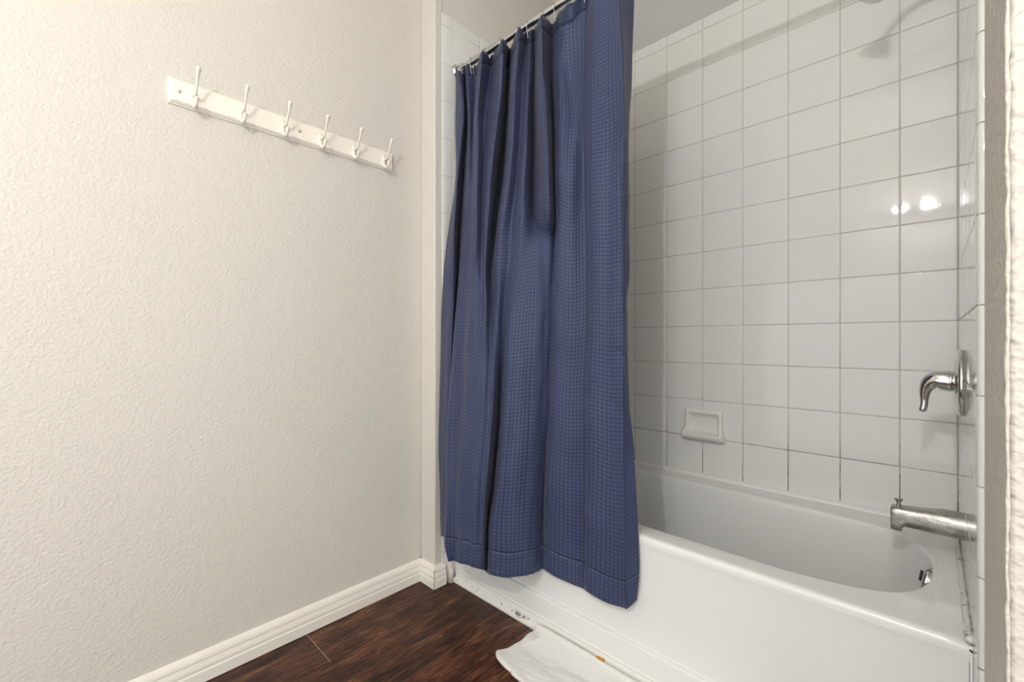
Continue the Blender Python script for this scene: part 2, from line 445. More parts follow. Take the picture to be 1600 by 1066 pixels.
# ------------------------------------------------------------------ bathtub
tub = empty('bathtub', (-.70, 1.53, 0))
tag(tub, 'white alcove bathtub with plain apron below the square wall tiles', 'bathtub')
def tp(name, mb, mat, **kw):
    o = mb.build(name, mat, None, **kw); o.parent = tub; o.matrix_parent_inverse = Matrix.Translation((.70, -1.53, 0)); return o
op = [(-.70,1.232),(-.42,1.242),(-.22,1.262),(-.11,1.290),(-.045,1.335),(-.010,1.41),(.003,1.50),(-.002,1.60),(-.035,1.685),(-.10,1.742),(-.24,1.770),(-.47,1.782),
      (-.95,1.786),(-1.2,1.772),(-1.32,1.73),(-1.375,1.65),(-1.39,1.55),(-1.375,1.42),(-1.33,1.33),(-1.2,1.27),(-1.0,1.24)]
opn = cr(op, 8, True); NP = len(opn)
cx, cy = -.70, 1.51
XA, XB2, YA, YBk = XL+.0006, XR-.0006, 1.184, YB-.001
def outer(ix, iy, z):
    r = []
    for (x, y) in opn:
        dx, dy = x-cx, y-cy
        # blend of direction so that rings line up
        tx = ((XB2-ix-cx) if dx > 0 else (cx-XA-ix))/max(abs(dx), 1e-6)
        ty = ((YBk-iy-cy) if dy > 0 else (cy-YA-iy))/max(abs(dy), 1e-6)
        t = min(tx, ty); r.append(Vector((cx+dx*t, cy+dy*t, z)))
    # snap nearest point to each corner
    for qx, qy in ((XA+ix, YA+iy), (XB2-ix, YA+iy), (XB2-ix, YBk-iy), (XA+ix, YBk-iy)):
        k = min(range(NP), key=lambda i: (r[i].x-qx)**2+(r[i].y-qy)**2); r[k] = Vector((qx, qy, z))
    return r
def inner(f, dz, off):
    """ring of the basin: off inward offset as fraction handled per side"""
    r = []
    for (x, y) in opn:
        dx, dy = x-cx, y-cy
        l = math.hypot(dx, dy); sx = off*(1.0 if dx > 0 else 3.0)
        r.append(Vector((x-math.copysign(min(abs(dx), sx*abs(dx)/.70), dx), y-math.copysign(min(abs(dy), off*.9*abs(dy)/.28), dy), RIM+dz)))
    return r
rings = [outer(0, 0, RIM-.022), outer(0, 0, RIM-.012), outer(.0012, .0012, RIM-.007), outer(.004, .004, RIM-.0030), outer(.008, .008, RIM-.0008), outer(.013, .013, RIM), outer(.02, .02, RIM)]
r0, r1 = outer(.02, .02, RIM), [Vector((x, y, RIM-.001)) for x, y in opn]
rings.append([a.lerp(b, .5)+Vector((0, 0, -.0002)) for a, b in zip(r0, r1)])
rings.append([a.lerp(b, .90)+Vector((0, 0, -.0001)) for a, b in zip(r0, r1)])
rings.append([a.lerp(b, .985) for a, b in zip(r0, r1)])
for off, dz in ((0, -.0012), (.0015, -.0022), (.0035, -.0048), (.0055, -.010), (.0075, -.020), (.012, -.06), (.020, -.15), (.028, -.24), (.040, -.30), (.062, -.333), (.10, -.348), (.18, -.353), (.26, -.354)):
    rings.append(inner(0, dz, off))
mb = MB(); mb.loft(rings, True, False)
m = len(rings)*NP; mb.f.append(tuple(range(m-NP, m)))
tp('basin', mb, M['enamel'], auto=60)
# apron: profile in (y, z)
ap = [(1.30, .03), (1.1742, .03), (1.1742, .104), (1.1742, .1080), (1.1746, .1100), (1.1757, .1118), (1.1774, .1131), (1.1796, .1138), (1.1824, .1142), (1.1848, .1152), (1.1860, .1175), (1.1864, .121), (1.1866, .127), (1.1868, .18), (1.1872, .3), (1.1866, .39), (1.1852, .404), (1.184, .412), (1.30, .412)]
mb = MB(); mb.prism(ap, 'x', XA, XB2); tp('apron', mb, M['enamel'], auto=35)
# ledge bead at the tap end and caulk lines
mb = MB(); rings = []
for y, x, k in ((1.235, -.004, 0), (1.27, -.003, .35), (1.32, .000, .8), (1.40, .0040, 1), (1.50, .0065, 1), (1.60, .0070, 1), (1.70, .0058, 1), (1.775, .0040, 1), (1.80, .0035, .5), (1.82, .003, 0)):
    rings.append([(x, y, RIM-.004), (x+.0010, y, RIM-.0004+.0010*k), (x+.0045, y, RIM-.0004+.0026*k), (x+.012, y, RIM-.0004+.0030*k), (XB2, y, RIM-.0004+.0034*k), (XB2, y, RIM-.004)])
mb.loft(rings, True, True)
tp('end_ledge', mb, M['enamel'], auto=60)
mb = MB(); mb.prism([(YBk+.0005, RIM-.003), (1.868, RIM-.003), (1.867, RIM+.002), (1.8705, RIM+.007), (1.8765, RIM+.011), (YBk+.0005, RIM+.0135)], 'x', XA, XB2); tp('caulk_bead', mb, M['caulk'], auto=60)
mb = MB(); rr = random.Random(5); pts = []; y = 1.186
while y < 1.87: pts.append((XB2-.0035+rr.uniform(-.0012, .0008), y, RIM+.004+rr.uniform(-.001, .002))); y += .012
mb.tube(pts, [rr.uniform(.0045, .0075) for _ in pts], 8); tp('caulk_bead', mb, M['caulk_dirty'], smooth=True)
mb = MB(); mb.tube([(XB2-.002, 1.184, z/100*RIM+.02) for z in range(0, 96, 5)], [.0026]*20, 8); tp('caulk_bead', mb, M['caulk'], smooth=True)
mb = MB(); mb.tube([(XB2-.0045, 1.1828, z/100*.37+.03) for z in range(0, 101, 5)], [.00045]*21, 5); tp('edge_crack', mb, M['crack'], smooth=True)
mb = MB(); mb.tube([(XB2-.004, 1.181, RIM-.008), (XB2-.001, 1.182, RIM-.012)], .0018, 6); tp('edge_crack', mb, M['crack'], smooth=True)
# overflow plate on the sloping tap end of the basin
ax = Vector((-1, 0, .16)).normalized()
mb = MB(); mb.lathe([(-.012, .036), (.0, .037), (.004, .0365), (.008, .031), (.0095, .020), (.0085, .006)], (-.0130, 1.535, RIM-.043), ax, 40)
ov = tp('overflow_plate', mb, M['chrome'], auto=50); ov['label'] = 'round chrome overflow plate inside the tap end of the basin'
mb = MB(); mb.lathe([(-.002, .013), (.002, .013), (.0025, .0105)], (-.0222, 1.530, RIM-.030), ax, 20); q = mb.build('overflow_slot', M['dark'], None); q.parent = ov

# white kerb trim on the floor along the apron
mb = MB(); mb.prism([(1.180, 0), (1.1520, 0), (1.1515, .004), (1.1530, .010), (1.1585, .0165), (1.1635, .0185), (1.1660, .024), (1.1665, .037), (1.1680, .0395), (1.1700, .0402), (1.1712, .0440), (1.1730, .0465), (1.180, .0465)], 'x', XL+.012, XR-.001)
kerb = struct(mb.build('trim_3', M['kerb'], auto=50))
mb = MB(); mb.tube([(XL+.012, 1.1755, .0475), (XR-.002, 1.1755, .0475)], .0009, 5); mb.build('joint_crack', M['crack'], kerb, smooth=True)
mb = MB(); mb.tube([(XL+.014, 1.1702, .0403), (XR-.002, 1.1702, .0403)], .00045, 5); mb.build('joint_crack', M['crack'], kerb, smooth=True)
mb = MB(); rr = random.Random(11)
for k in range(12):
    q = (-.738+rr.uniform(-.010, .010), 1.1610+rr.uniform(-.004, .003), .0200+rr.uniform(-.001, .006))
    mb.lathe([(-.003, .002), (-.002, .005), (0, .0062), (.002, .0045), (.003, .0008)], q, (rr.uniform(-1, 1), -1, 1), 8)
mb.build('rust_flake', M['rust'], kerb, smooth=True)['label'] = 'orange rust flake'
mb = MB()
for (cx0, n0, sp) in ((-1.165, 5, .006), (-.705, 7, .014), (-.80, 3, .01)):
    for k in range(n0):
        q = (cx0+rr.uniform(-sp, sp), 1.1608+rr.uniform(-.003, .003), .0182+rr.uniform(-.001, .003))
        mb.lathe([(-.001, .0006), (0, rr.uniform(.0015, .003)), (.001, .0006)], q, (rr.uniform(-.3, .3), -.5, 1), 6)
o = mb.build('peeling_fleck', M['crack'], kerb, smooth=True); o['kind'] = 'stuff'

# ------------------------------------------------------------------ soap dish
sd = empty('soap_dish', (-.692, YB, .58)); tag(sd, 'white ceramic soap dish set into the back wall tiles above the tub rim', 'soap dish')
ztop, zbot = H-.286, H-.416
rec = [(0, 0), (.010, .001), (.0160, .005), (.0175, .010), (.0160, .0165), (.007, .0215), (.0015, .026), (.0005, .045), (.0010, .070), (.004, .086), (.013, .0945), (.028, .0985), (.0370, .0985), (.0410, .0945), (.0450, .0955), (.0475, .1015), (.0460, .1100), (.037, .1190), (.018, .1255), (.004, .130), (0, .130)]
shl = [(0, 0), (.010, .001), (.0160, .005), (.0180, .010), (.0185, .0155), (.0185, .022), (.0185, .030), (.0190, .045), (.0215, .065), (.0280, .081), (.0350, .090), (.0405, .0945), (.0435, .0955), (.0450, .0960), (.0460, .0978), (.0475, .1015), (.0460, .1100), (.037, .1190), (.018, .1255), (.004, .130), (0, .130)]
NX = 61; rings = []
for i in range(NX):
    a = i/(NX-1)*2-1; e = 1-abs(a)
    w = min(1, max(0, (abs(a)-.70)/.14)); w = w*w*(3-2*w)
    endr = math.sqrt(max(0, 1-max(0, (.13-e)/.13)**2)) if e < .13 else 1
    rg = []
    for (o1, z1), (o2, z2) in zip(rec, shl):
        oo, zz = o1+(o2-o1)*w, z1+(z2-z1)*w
        if w < .5 and .0865 < z1 < .0987 and o1 > .01 and o1 < .033: oo, zz = oo, zz+.0016*math.sin(a*40)
        oo *= endr; 
        zc = .065; zz = zc+(zz-zc)*(1-.16*(1-endr))
        half = .077+.010*min(1, max(0, (zz-.07)/.04))*1.0
        rg.append((-.690+a*half, YB-oo+.0005, ztop-zz))
    rings.append(rg)
mb = MB(); mb.loft(rings, False, True)
o = mb.build('dish_body', M['ceramic'], None, auto=60); o.parent = sd; o.matrix_parent_inverse = Matrix.Translation((.692, -YB, -.58))

# ------------------------------------------------------------------ tap fittings
YF = 1.56
def thing(name, loc, label, cat, group=None):
    e = empty(name, loc); tag(e, label, cat, group); return e
def put(mb, name, mat, root, **kw):
    o = mb.build(name, mat, None, **kw); o.parent = root; o.matrix_parent_inverse = Matrix.Translation(-root.location); return o
vl = thing('shower_valve', (XR, YF, H-.107), 'round chrome shower valve with curved lever handle on the tap-end wall', 'valve')
mb = MB(); mb.lathe([(0, .080), (.002, .0825), (.006, .0830), (.0095, .0815), (.0115, .078), (.0115, .0735), (.0118, .070), (.0150, .064), (.0178, .050), (.0192, .032), (.0195, .010)], (XR, YF, H-.104), (-1, 0, 0), 64)
put(mb, 'escutcheon', M['chrome'], vl, smooth=True)
mb = MB(); mb.lathe([(.010, .0175), (.026, .0175), (.027, .015)], (XR, YF, H-.102), (-1, 0, 0), 32); put(mb, 'stem', M['chrome'], vl, auto=40)
path = cr([(.0335, -.1025, .0225), (.0325, -.1025, .0250), (.022, -.1005, .0252), (.006, -.1005, .0235), (-.0055, -.108, .0185), (-.0125, -.1215, .0135), (-.0155, -.139, .0100), (-.0160, -.156, .0080), (-.0170, -.168, .0076), (-.0190, -.1765, .0078), (-.0200, -.1815, .0058), (-.0203, -.1838, .0018)], 6)
mb = MB(); mb.tube([(x, YF, H+z) for x, z, r in path], [max(r, .0008) for x, z, r in path], 28, sy=1.0)
lv = put(mb, 'lever', M['chrome'], vl, smooth=True)

sp = thing('tub_spout', (XR, YF, H-.458), 'worn metal tub spout with diverter knob on the tap-end wall', 'spout')
secs = [(XR, -.4262, -.4910, .0330, 2.1), (.030, -.4262, -.4910, .0330, 2.1), (.014, -.4270, -.4905, .0325, 2.3), (.006, -.4295, -.4902, .0315, 2.5), (-.004, -.4315, -.4898, .0300, 2.8), (-.020, -.4338, -.4892, .0280, 3.0),
        (-.040, -.4362, -.4886, .0262, 3.4), (-.052, -.4376, -.4884, .0252, 3.8), (-.0565, -.4380, -.4895, .0250, 4.2), (-.0585, -.4382, -.4985, .0250, 4.6), (-.0610, -.4384, -.5015, .0248, 5), (-.070, -.4392, -.5015, .0244, 5), (-.0785, -.4402, -.5012, .0238, 5), (-.0812, -.4420, -.4995, .0222, 5), (-.0818, -.4460, -.4955, .0180, 5)]
rings = []
for X, zt, zb, hw, n in secs:
    zc, hh = (zt+zb)/2, (zt-zb)/2; rg = []
    for k in range(48):
        a = 2*math.pi*k/48; c, s = math.cos(a), math.sin(a)
        rg.append((X, YF+hw*math.copysign(abs(c)**(2/n), c), H+zc+hh*math.copysign(abs(s)**(2/n), s)))
    rings.append(rg)
mb = MB(); mb.loft(rings, True, True); put(mb, 'spout_body', M['worn'], sp, auto=50)
mb = MB(); mb.lathe([(0, .0050), (.008, .0042), (.013, .0050), (.0165, .0088), (.0190, .0092), (.0200, .0080)], (-.0662, YF, H-.4400), (0, 0, 1), 20); put(mb, 'diverter_knob', M['worn'], sp, auto=50)
mb = MB(); mb.lathe([(0, .0336), (.0018, .0336), (.002, .033)], (XR, YF, H-.4586), (-1, 0, 0), 40); put(mb, 'wall_ring', M['worn'], sp, auto=40)

sh = thing('overhead_shower', (XR, YF, 2.06), 'chrome spray rose on a bent arm high on the tap-end wall', 'shower')
mb = MB(); mb.tube(cr([(XR, YF, 2.06), (.02, YF, 2.06), (-.04, YF, 2.055), (-.085, YF, 2.025), (-.105, YF, 1.995)], 6), .010, 14); put(mb, 'arm', M['chrome'], sh, smooth=True)
mb = MB(); mb.lathe([(0, .030), (.004, .028), (.008, .012)], (XR, YF, 2.06), (-1, 0, 0), 28); put(mb, 'wall_flange', M['chrome'], sh, auto=40)
mb = MB(); mb.lathe([(0, .012), (.012, .016), (.028, .030), (.050, .040), (.056, .040), (.058, .034)], (-.100, YF, 2.002), (-.55, 0, -.83), 32); put(mb, 'spray_head', M['chrome'], sh, auto=40)

# ------------------------------------------------------------------ curtain rod and rings
YR, ZR, RR = 1.182, H+1.136, .0125
rod = thing('shower_rod', (XL, YR, ZR), 'straight chrome shower curtain rod spanning the tub alcove', 'rod')
mb = MB(); mb.tube([(XL+.004, YR, ZR), (-.72, YR, ZR), (XR-.004, YR, ZR)], RR, 24); put(mb, 'pole', M['chrome'], rod, auto=40)
for X, s in ((XL, 1), (XR, -1)):
    mb = MB(); mb.lathe([(0, .027), (.004, .027), (.009, .022), (.020, .0165), (.024, .016)], (X, YR, ZR), (s, 0, 0), 32); put(mb, 'flange', M['chrome'], rod, auto=40)

# ------------------------------------------------------------------ shower curtain
SY, CY = math.sin(YAW), math.cos(YAW)
def ray(u, v, Y):
    k = u-800; dx, dy = -F_PX*SY+k*CY, F_PX*CY+k*SY
    s = Y/dy; return dx*s, H+(533-v)*s
# fold lines of the cloth, top to hem, as measured (v, u, Y)
CT = [
 [(108,712,1.165),(150,713,1.162),(200,711.5,1.16),(260,712,1.157),(300,709,1.150),(350,702,1.130),(400,695,1.108),(430,692,1.098),(520,689,1.095),(700,687,1.09),(838,690,1.095)],
 [(112,719,1.150),(180,724,1.150),(225,720,1.143),(267,716,1.135),(312,713,1.12),(357,710,1.10),(402,709,1.085),(445,708,1.075),(512,706.5,1.065),(569,704,1.06),(700,700,1.06),(838,697,1.06)],
 [(110,726,1.195),(180,728,1.19),(267,724,1.18),(357,717,1.17),(402,715,1.165),(445,713,1.16),(512,709,1.155),(569,706,1.15),(700,703,1.13),(835,703,1.12)],
 [(102,729,1.168),(203,733,1.150),(267,731,1.135),(312,728,1.125),(357,725,1.113),(402,720.5,1.10),(445,717,1.088),(512,710,1.066),(569,706,1.05),(625,702.5,1.03),(673,699,1.015),(718,697.5,1.0),(785,697,.985),(830,694.6,.978),(853,694,.975),(874,699,.975)],
 [(102,744,1.188),(180,741,1.170),(230,739,1.150),(300,737,1.126),(400,731,1.095),(500,726,1.066),(600,719,1.034),(673,714,1.015),(718,711,1.00),(785,708,.99),(876,708,.990)],
 [(78,754,1.148),(113,750,1.142),(180,745,1.128),(250,745,1.108),(350,743,1.080),(450,740,1.052),(550,735,1.022),(670,727,.992),(785,721,.975),(880,720,.975)],
 [(86,770,1.195),(130,766,1.186),(203,757,1.155),(300,754,1.125),(400,753,1.092),(480,753,1.062),(550,747,1.030),(670,738,1.000),(785,731,.985),(883,731,.985)],
 [(61,785,1.150),(110,784,1.150),(150,782,1.148),(203,776,1.136),(270,768,1.118),(350,762,1.094),(420,758,1.075),(480,759,1.050),(600,756,1.020),(700,748,1.0),(785,742,.985),(887,742,.992)],
 [(76,797,1.200),(110,793,1.215),(225,788,1.210),(290,780,1.195),(335,774,1.180),(380,769,1.160),(425,764,1.135),(480,765,1.095),(560,766,1.050),(650,763,1.025),(785,751,1.000),(889,750,1.00)],
 [(42,811,1.152),(90,806,1.148),(135,802,1.145),(225,798,1.136),(270,794,1.126),(310,788,1.116),(350,782,1.106),(400,778,1.096),(450,777,1.085),(500,776,1.070),(560,774,1.050),(650,770,1.028),(720,765,1.010),(785,759,1.005),(830,757,1.010),(891,757,1.03)],
 [(50,822,1.195),(135,816,1.172),(225,812,1.160),(300,805,1.146),(350,800,1.132),(400,797,1.120),(450,791,1.112),(500,787,1.106),(560,785,1.105),(605,782,1.105),(673,778,1.11),(718,774,1.115),(762,769,1.115),(807,762,1.115),(893,760,1.11)],
 [(48,829,1.180),(110,826,1.168),(225,821,1.145),(300,815,1.128),(400,809,1.104),(450,801,1.090),(500,796,1.078),(560,793,1.065),(673,785,1.045),(762,777,1.028),(807,770,1.020),(850,766,1.020),(898,766,1.020)],
 [(46,832,1.190),(110,830,1.178),(225,827,1.160),(300,825,1.145),(400,822,1.118),(500,812,1.094),(560,808,1.080),(673,801,1.060),(785,793,1.042),(903,790,1.042)],
 [(44,836,1.195),(110,835,1.195),(225,834,1.192),(290,832,1.188),(340,833,1.175),(375,838,1.146),(450,840,1.136),(560,836,1.125),(673,832,1.112),(785,825,1.098),(899,822,1.095)],
 [(22,846,1.148),(110,847,1.134),(160,850,1.130),(250,854,1.120),(330,856,1.114),(350,857,1.126),(368,858,1.154),(450,856,1.160),(560,852,1.160),(673,848,1.155),(785,842,1.145),(893,840,1.145)],
 [(38,861,1.200),(110,861,1.200),(180,863,1.197),(250,865,1.193),(310,867,1.188),(360,868,1.182),(480,865,1.178),(580,860,1.178),(640,859,1.178),(718,853,1.178),(785,850,1.178),(889,848,1.174)],
 [(28,870,1.185),(60,872,1.178),(120,872,1.170),(250,871,1.150),(360,872,1.144),(480,870,1.142),(640,864,1.142),(785,856,1.142),(894,856,1.148)],
 [(6,888,1.160),(60,885,1.170),(120,890,1.180),(180,897,1.176),(250,893,1.160),(480,890,1.152),(785,882,1.150),(908,882,1.158)],
 [(0,916,1.180),(150,913,1.182),(250,914,1.182),(480,917,1.180),(600,913,1.180),(785,912,1.180),(920,912,1.178)],
 [(0,926,1.158),(150,923,1.158),(250,924,1.152),(480,926,1.144),(600,922,1.139),(785,919,1.130),(924,917,1.140)],
 [(0,950,1.155),(150,950,1.155),(480,952,1.145),(785,953,1.138),(942,950,1.151)],
 [(0,965,1.151),(110,970,1.147),(200,972,1.146),(480,971.5,1.141),(700,971,1.141),(880,974,1.141),(950,975,1.1555)],
 [(0,968,1.150),(110,973,1.146),(200,975,1.145),(480,974.5,1.140),(700,974,1.140),(880,977,1.140),(952,979,1.155)],
 [(0,970.5,1.1535),(110,974.5,1.150),(200,976,1.149),(480,975.3,1.144),(700,975,1.144),(880,978.6,1.144),(950.5,981,1.157)],
 [(0,990,1.190),(120,987,1.188),(180,983,1.184),(300,983.5,1.180),(430,983,1.180),(468,979,1.176),(500,980.5,1.174),(600,982,1.174),(640,984,1.174),(690,990,1.174),(750,993,1.172),(840,998,1.172),(895,999,1.172),(938,995,1.172)],
]
colsZ = []
for c in CT:
    pts = []
    for v, u, Y in c:
        z0 = H+(533-v)*Y/(F_PX*CY+(u-800)*SY); w = min(1, max(0, (z0-1.15)/.65)); w = w*w*(3-2*w)
        Y = 1.170+(Y-1.170)*(1+.95*w)
        X, Z = ray(u, v, Y); pts.append((Z, X, Y))
    if c[0][0] == 0:            # leaves the frame: carry on up to the rod
        Z, X, Y = pts[0]; Z1, X1, Y1 = pts[1]
        zt = H+1.122+(.004 if Y < 1.17 else 0)
        if zt > Z: pts.insert(0, (zt, X+(X-X1)*(zt-Z)/(Z-Z1)*.4, Y+.001))
    colsZ.append(pts)
def mono(pts, z):
    # pts sorted with z descending; smooth (Catmull-Rom style Hermite) lookup
    n = len(pts)
    if z >= pts[0][0]: return pts[0][1], pts[0][2]
    if z <= pts[-1][0]: return pts[-1][1], pts[-1][2]
    for i in range(n-1):
        if pts[i][0] >= z >= pts[i+1][0]:
            a, b = pts[i], pts[i+1]; p = pts[i-1] if i else a; q = pts[i+2] if i+2 < n else b
            h = b[0]-a[0]; t = (z-a[0])/h; out = []
            for k in (1, 2):
                ma = (b[k]-p[k])/(b[0]-p[0])*h; mb_ = (q[k]-a[k])/(q[0]-a[0])*h
                out.append((2*t**3-3*t*t+1)*a[k]+(t**3-2*t*t+t)*ma+(-2*t**3+3*t*t)*b[k]+(t**3-t*t)*mb_)
            return tuple(out)
NR, SUB = 190, 8
rowsC = []
for r in range(NR+1):
    t = r/NR
    pts = []
    for c in colsZ:
        zt, zb = c[0][0], c[-1][0]; z = zt+(zb-zt)*t
        X, Y = mono(c, z); pts.append((X, Y, z))
    rowr = cr(pts, SUB); fixed = []
    for j, p in enumerate(rowr):
        i, f = divmod(j, SUB); f = min(1, max(0, (f/SUB-.22)/.56)); f = f*f*(3-2*f)
        w = max(0, 1-t*2.5); zp = pts[i][2]+((pts[i+1][2]-pts[i][2])*f if i+1 < len(pts) else 0)
        fixed.append((p[0], p[1], p[2]+(zp-p[2])*w))
    rowsC.append(fixed)
NC = len(rowsC[0])
# arc length of the cloth, averaged over rows -> UV
acc = [0.0]*NC
for row in rowsC[::10]:
    s = 0; 
    for j in range(1, NC):
        s += math.dist(row[j], row[j-1]); acc[j] += s
acc = [a/len(rowsC[::10]) for a in acc]
rw = random.Random(21)
CRE = []   # packing creases: (z, centre s, half width, amplitude, thickness)
for zz, a in ((1.62, .0016), (1.415, .0018), (1.10, .0028), (.985, .0022), (.83, .0018)):
    for _ in range(7): CRE.append((zz+rw.uniform(-.012, .012), rw.uniform(0, acc[-1]), rw.uniform(.03, .09), a*rw.uniform(-1.8, 1.8), rw.uniform(.003, .007), rw.uniform(-.12, .12)))
for _ in range(26): CRE.append((rw.uniform(.35, 1.1), rw.uniform(0, acc[-1]), rw.uniform(.02, .06), rw.uniform(-.0032, .0032), rw.uniform(.004, .010), rw.uniform(-.5, .5)))
for zz in (1.52, 1.425, 1.09, .99): CRE.append((zz, acc[-1]-.06, .06, .0022, .005, .06))
def wob(s, z):
    d = .0022*math.sin(s*23+z*5+math.sin(z*7)*1.3)*math.sin(z*3.1+s*4)+.0013*math.sin(s*61-z*9)*math.sin(z*13+s*3)+.0011*math.sin(s*118+math.sin(z*4+s*2)*2.2)*(.5+.5*math.sin(z*2.7+s*6))
    for cz, cs, w, a, th, sl in CRE:
        if abs(s-cs) < 2*w and abs(z-cz) < .06:
            d += a*math.exp(-((z-cz-sl*(s-cs))/th)**2)*math.exp(-((s-cs)/w)**4)
    return d
hz = [.060, .085]
V3 = []
for r, row in enumerate(rowsC):
    for j, p in enumerate(row):
        a = Vector(row[max(0, j-1)]); b = Vector(row[min(NC-1, j+1)]); tn = (b-a); tn.z = 0
        if tn.length < 1e-7: tn = Vector((1, 0, 0))
        nrm = Vector((tn.y, -tn.x, 0)).normalized()
        q = Vector(p)+nrm*wob(acc[j], p[2])
        if abs(q.y-YR) < .022: q.z = min(q.z, ZR-.0175+.0*q.z)
        V3.append(q)
ztopc = [rowsC[0][j][2] for j in range(NC)]; zbotc = [rowsC[NR][j][2] for j in range(NC)]
cur = thing('shower_curtain', (-1.05, 1.15, .2), 'navy blue windowpane-weave fabric shower curtain drawn to the left end of the tub', 'curtain')
def curtain_part(name, r0, r1, mat, lift=0.0):
    vs, fs = [], []
    for r in range(r0, r1+1):
        for j in range(NC):
            v = V3[r*NC+j].copy(); v.y -= lift; vs.append(v)
    for r in range(r1-r0):
        for j in range(NC-1): fs.append((r*NC+j, r*NC+j+1, (r+1)*NC+j+1, (r+1)*NC+j))
    me = mesh(name, vs, fs, mat, True)
    uvl = me.uv_layers.new(name='UVMap')
    for lp in me.loops:
        k = lp.vertex_index; rr_, jj = divmod(k, NC); rr_ += r0
        uvl.data[lp.index].uv = (acc[jj], (rr_/NR)*1.93)
    o = obj(name, me); o.parent = cur; o.matrix_parent_inverse = Matrix.Translation(-cur.location)
    md = o.modifiers.new('thickness', 'SOLIDIFY'); md.thickness = .0012 if lift == 0 else .0022; md.offset = 0
    return o
rt, rb = int(NR*.030), NR-int(NR*.046)
curtain_part('header', 0, rt, M['fabric_header'], .0004)
curtain_part('panel', rt, rb, M['fabric'])
curtain_part('hem', rb, NR, M['fabric'], .0007)
# bottom hem stitch roll
jr = [V3[rb*NC+j]-Vector((0, .0015, 0)) for j in range(NC)]
mb = MB(); mb.tube(jr, .0007, 6)
o = put(mb, 'seam', M['seam_thread'], cur, smooth=True)
jr = [V3[NR*NC+j]+Vector((0, -.0005, .001)) for j in range(NC)]
mb = MB(); mb.tube(jr, .0015, 6); put(mb, 'hem_edge', M['fabric_header'], cur, smooth=True)

# rings: one above every valley of the header
ring_cols = [1.6, 4, 6, 8, 10, 13, 15.2, 16.2, 18, 20, 23.8]
base_ring = None
def ring_me():
    mb = MB(); pts = []
    for k in range(22):
        a = math.radians(-60+k*300/21+0); pts.append((0, .0200*math.sin(a), .0200*math.cos(a)-.0050))
    pts = [(0, .013, -.052), (0, .011, -.046)] + [(0, .0175*math.sin(t), .0185*math.cos(t)-.003) for t in [math.radians(140-k*13) for k in range(22)]] + [(0, -.011, -.020), (0, -.008, -.034), (0, -.003, -.050), (0, .004, -.056), (0, .012, -.053)]
    mb.tube(pts, .0013, 8); return mesh('wire', mb.v, mb.f, M['chrome'], True)
wire = ring_me()
mb = MB(); mb.lathe([(-.0030, .0008), (-.0018, .0027), (0, .0032), (.0018, .0027), (.0030, .0008)], (0, 0, .0165), (1, 0, 0), 10); bead = mesh('bead', mb.v, mb.f, M['chrome'], True)
names = ['nearest the left wall', 'second from the left wall', 'third from the left wall', 'fourth from the left wall', 'fifth from the left wall', 'sixth from the left wall', 'seventh from the left wall, beside the deep fold', 'eighth from the left wall', 'fourth from the open edge', 'second from the open edge', 'at the open edge of the curtain']
names[8], names[9] = 'third from the open edge', 'second from the open edge'
for k, c in enumerate(ring_cols):
    X = V3[int(c*SUB)].x
    e = thing('curtain_ring', (X, YR, ZR), 'chrome roller hook on the rod, '+names[k], 'curtain ring', 'chrome roller hooks holding up the curtain')
    e.rotation_euler = (0, 0, random.uniform(-.25, .25))
    w = obj('wire', wire, e)
    for yy, zz in ((.0, 0), (-.009, -.0045), (.009, -.0045)):
        q = obj('bead', bead, e, (0, yy, zz))

# ------------------------------------------------------------------ coat hook rack
rack = thing('hook_rail', (XW, .5806, H+.707), 'white wooden rail carrying six white coat hooks on the left wall', 'hook rail')
mb = MB(); y0, y1, z0, z1 = .2257, .9355, H+.671, H+.744
rings = []
for d, ins in ((0, 0), (.0050, 0), (.0062, .0008), (.0064, .0024), (.0085, .0030), (.0120, .0048), (.0140, .0072), (.0143, .0080), (.0160, .0084), (.0165, .0092)):
    X = XW+d; rings.append([(X, y0+ins, z0+ins), (X, y1-ins, z0+ins), (X, y1-ins, z1-ins), (X, y0+ins, z1-ins)])
mb.loft(rings, True, True); put(mb, 'board', M['board_white'], rack, auto=25)
XF = XW+.0165
for ys, zs in ((.2494, .706), (.576, .706), (.9056, .706)):
    mb = MB(); mb.lathe([(0, .0052), (.0012, .0050), (.0022, .0035), (.0026, .001)], (XF, ys, H+zs), (1, 0, 0), 16)
    s = put(mb, 'screw', M['screw'], rack, auto=40)
    mb = MB(); mb.box((XF+.0020, ys-.0030, H+zs-.0005), (XF+.0028, ys+.0030, H+zs+.0005)).box((XF+.0020, ys-.0005, H+zs-.0030), (XF+.0028, ys+.0005, H+zs+.0030))
    q = mb.build('screw_slot', M['crack'], None); q.parent = s; q.matrix_parent_inverse = Matrix.Translation(-rack.location)
hl = ['at the left end, nearest the camera', 'second from the left end', 'third from the left end, left of the middle screw', 'right of the middle screw', 'second from the right end', 'at the right end, nearest the corner']
mb = MB(); rings = []
for d, s in ((0, 1), (.002, 1), (.0034, .86), (.0042, .6), (.0044, .25)):
    rings.append([(d, .0085*s*math.cos(2*math.pi*k/24), -.004+.0255*s*math.sin(2*math.pi*k/24)) for k in range(24)])
mb.loft(rings, True, True); plate = mesh('plate', mb.v, mb.f, M['hook_white'], False, 50)
up = cr([(.001, 0, .006, .0060), (.012, 0, .003, .0048), (.024, 0, .006, .0036), (.034, 0, .018, .0030), (.043, 0, .034, .0031), (.050, 0, .047, .0038), (.055, 0, .0560, .0052), (.058, 0, .0610, .0060), (.0605, 0, .0650, .0044), (.0615, 0, .0668, .0010)], 5)
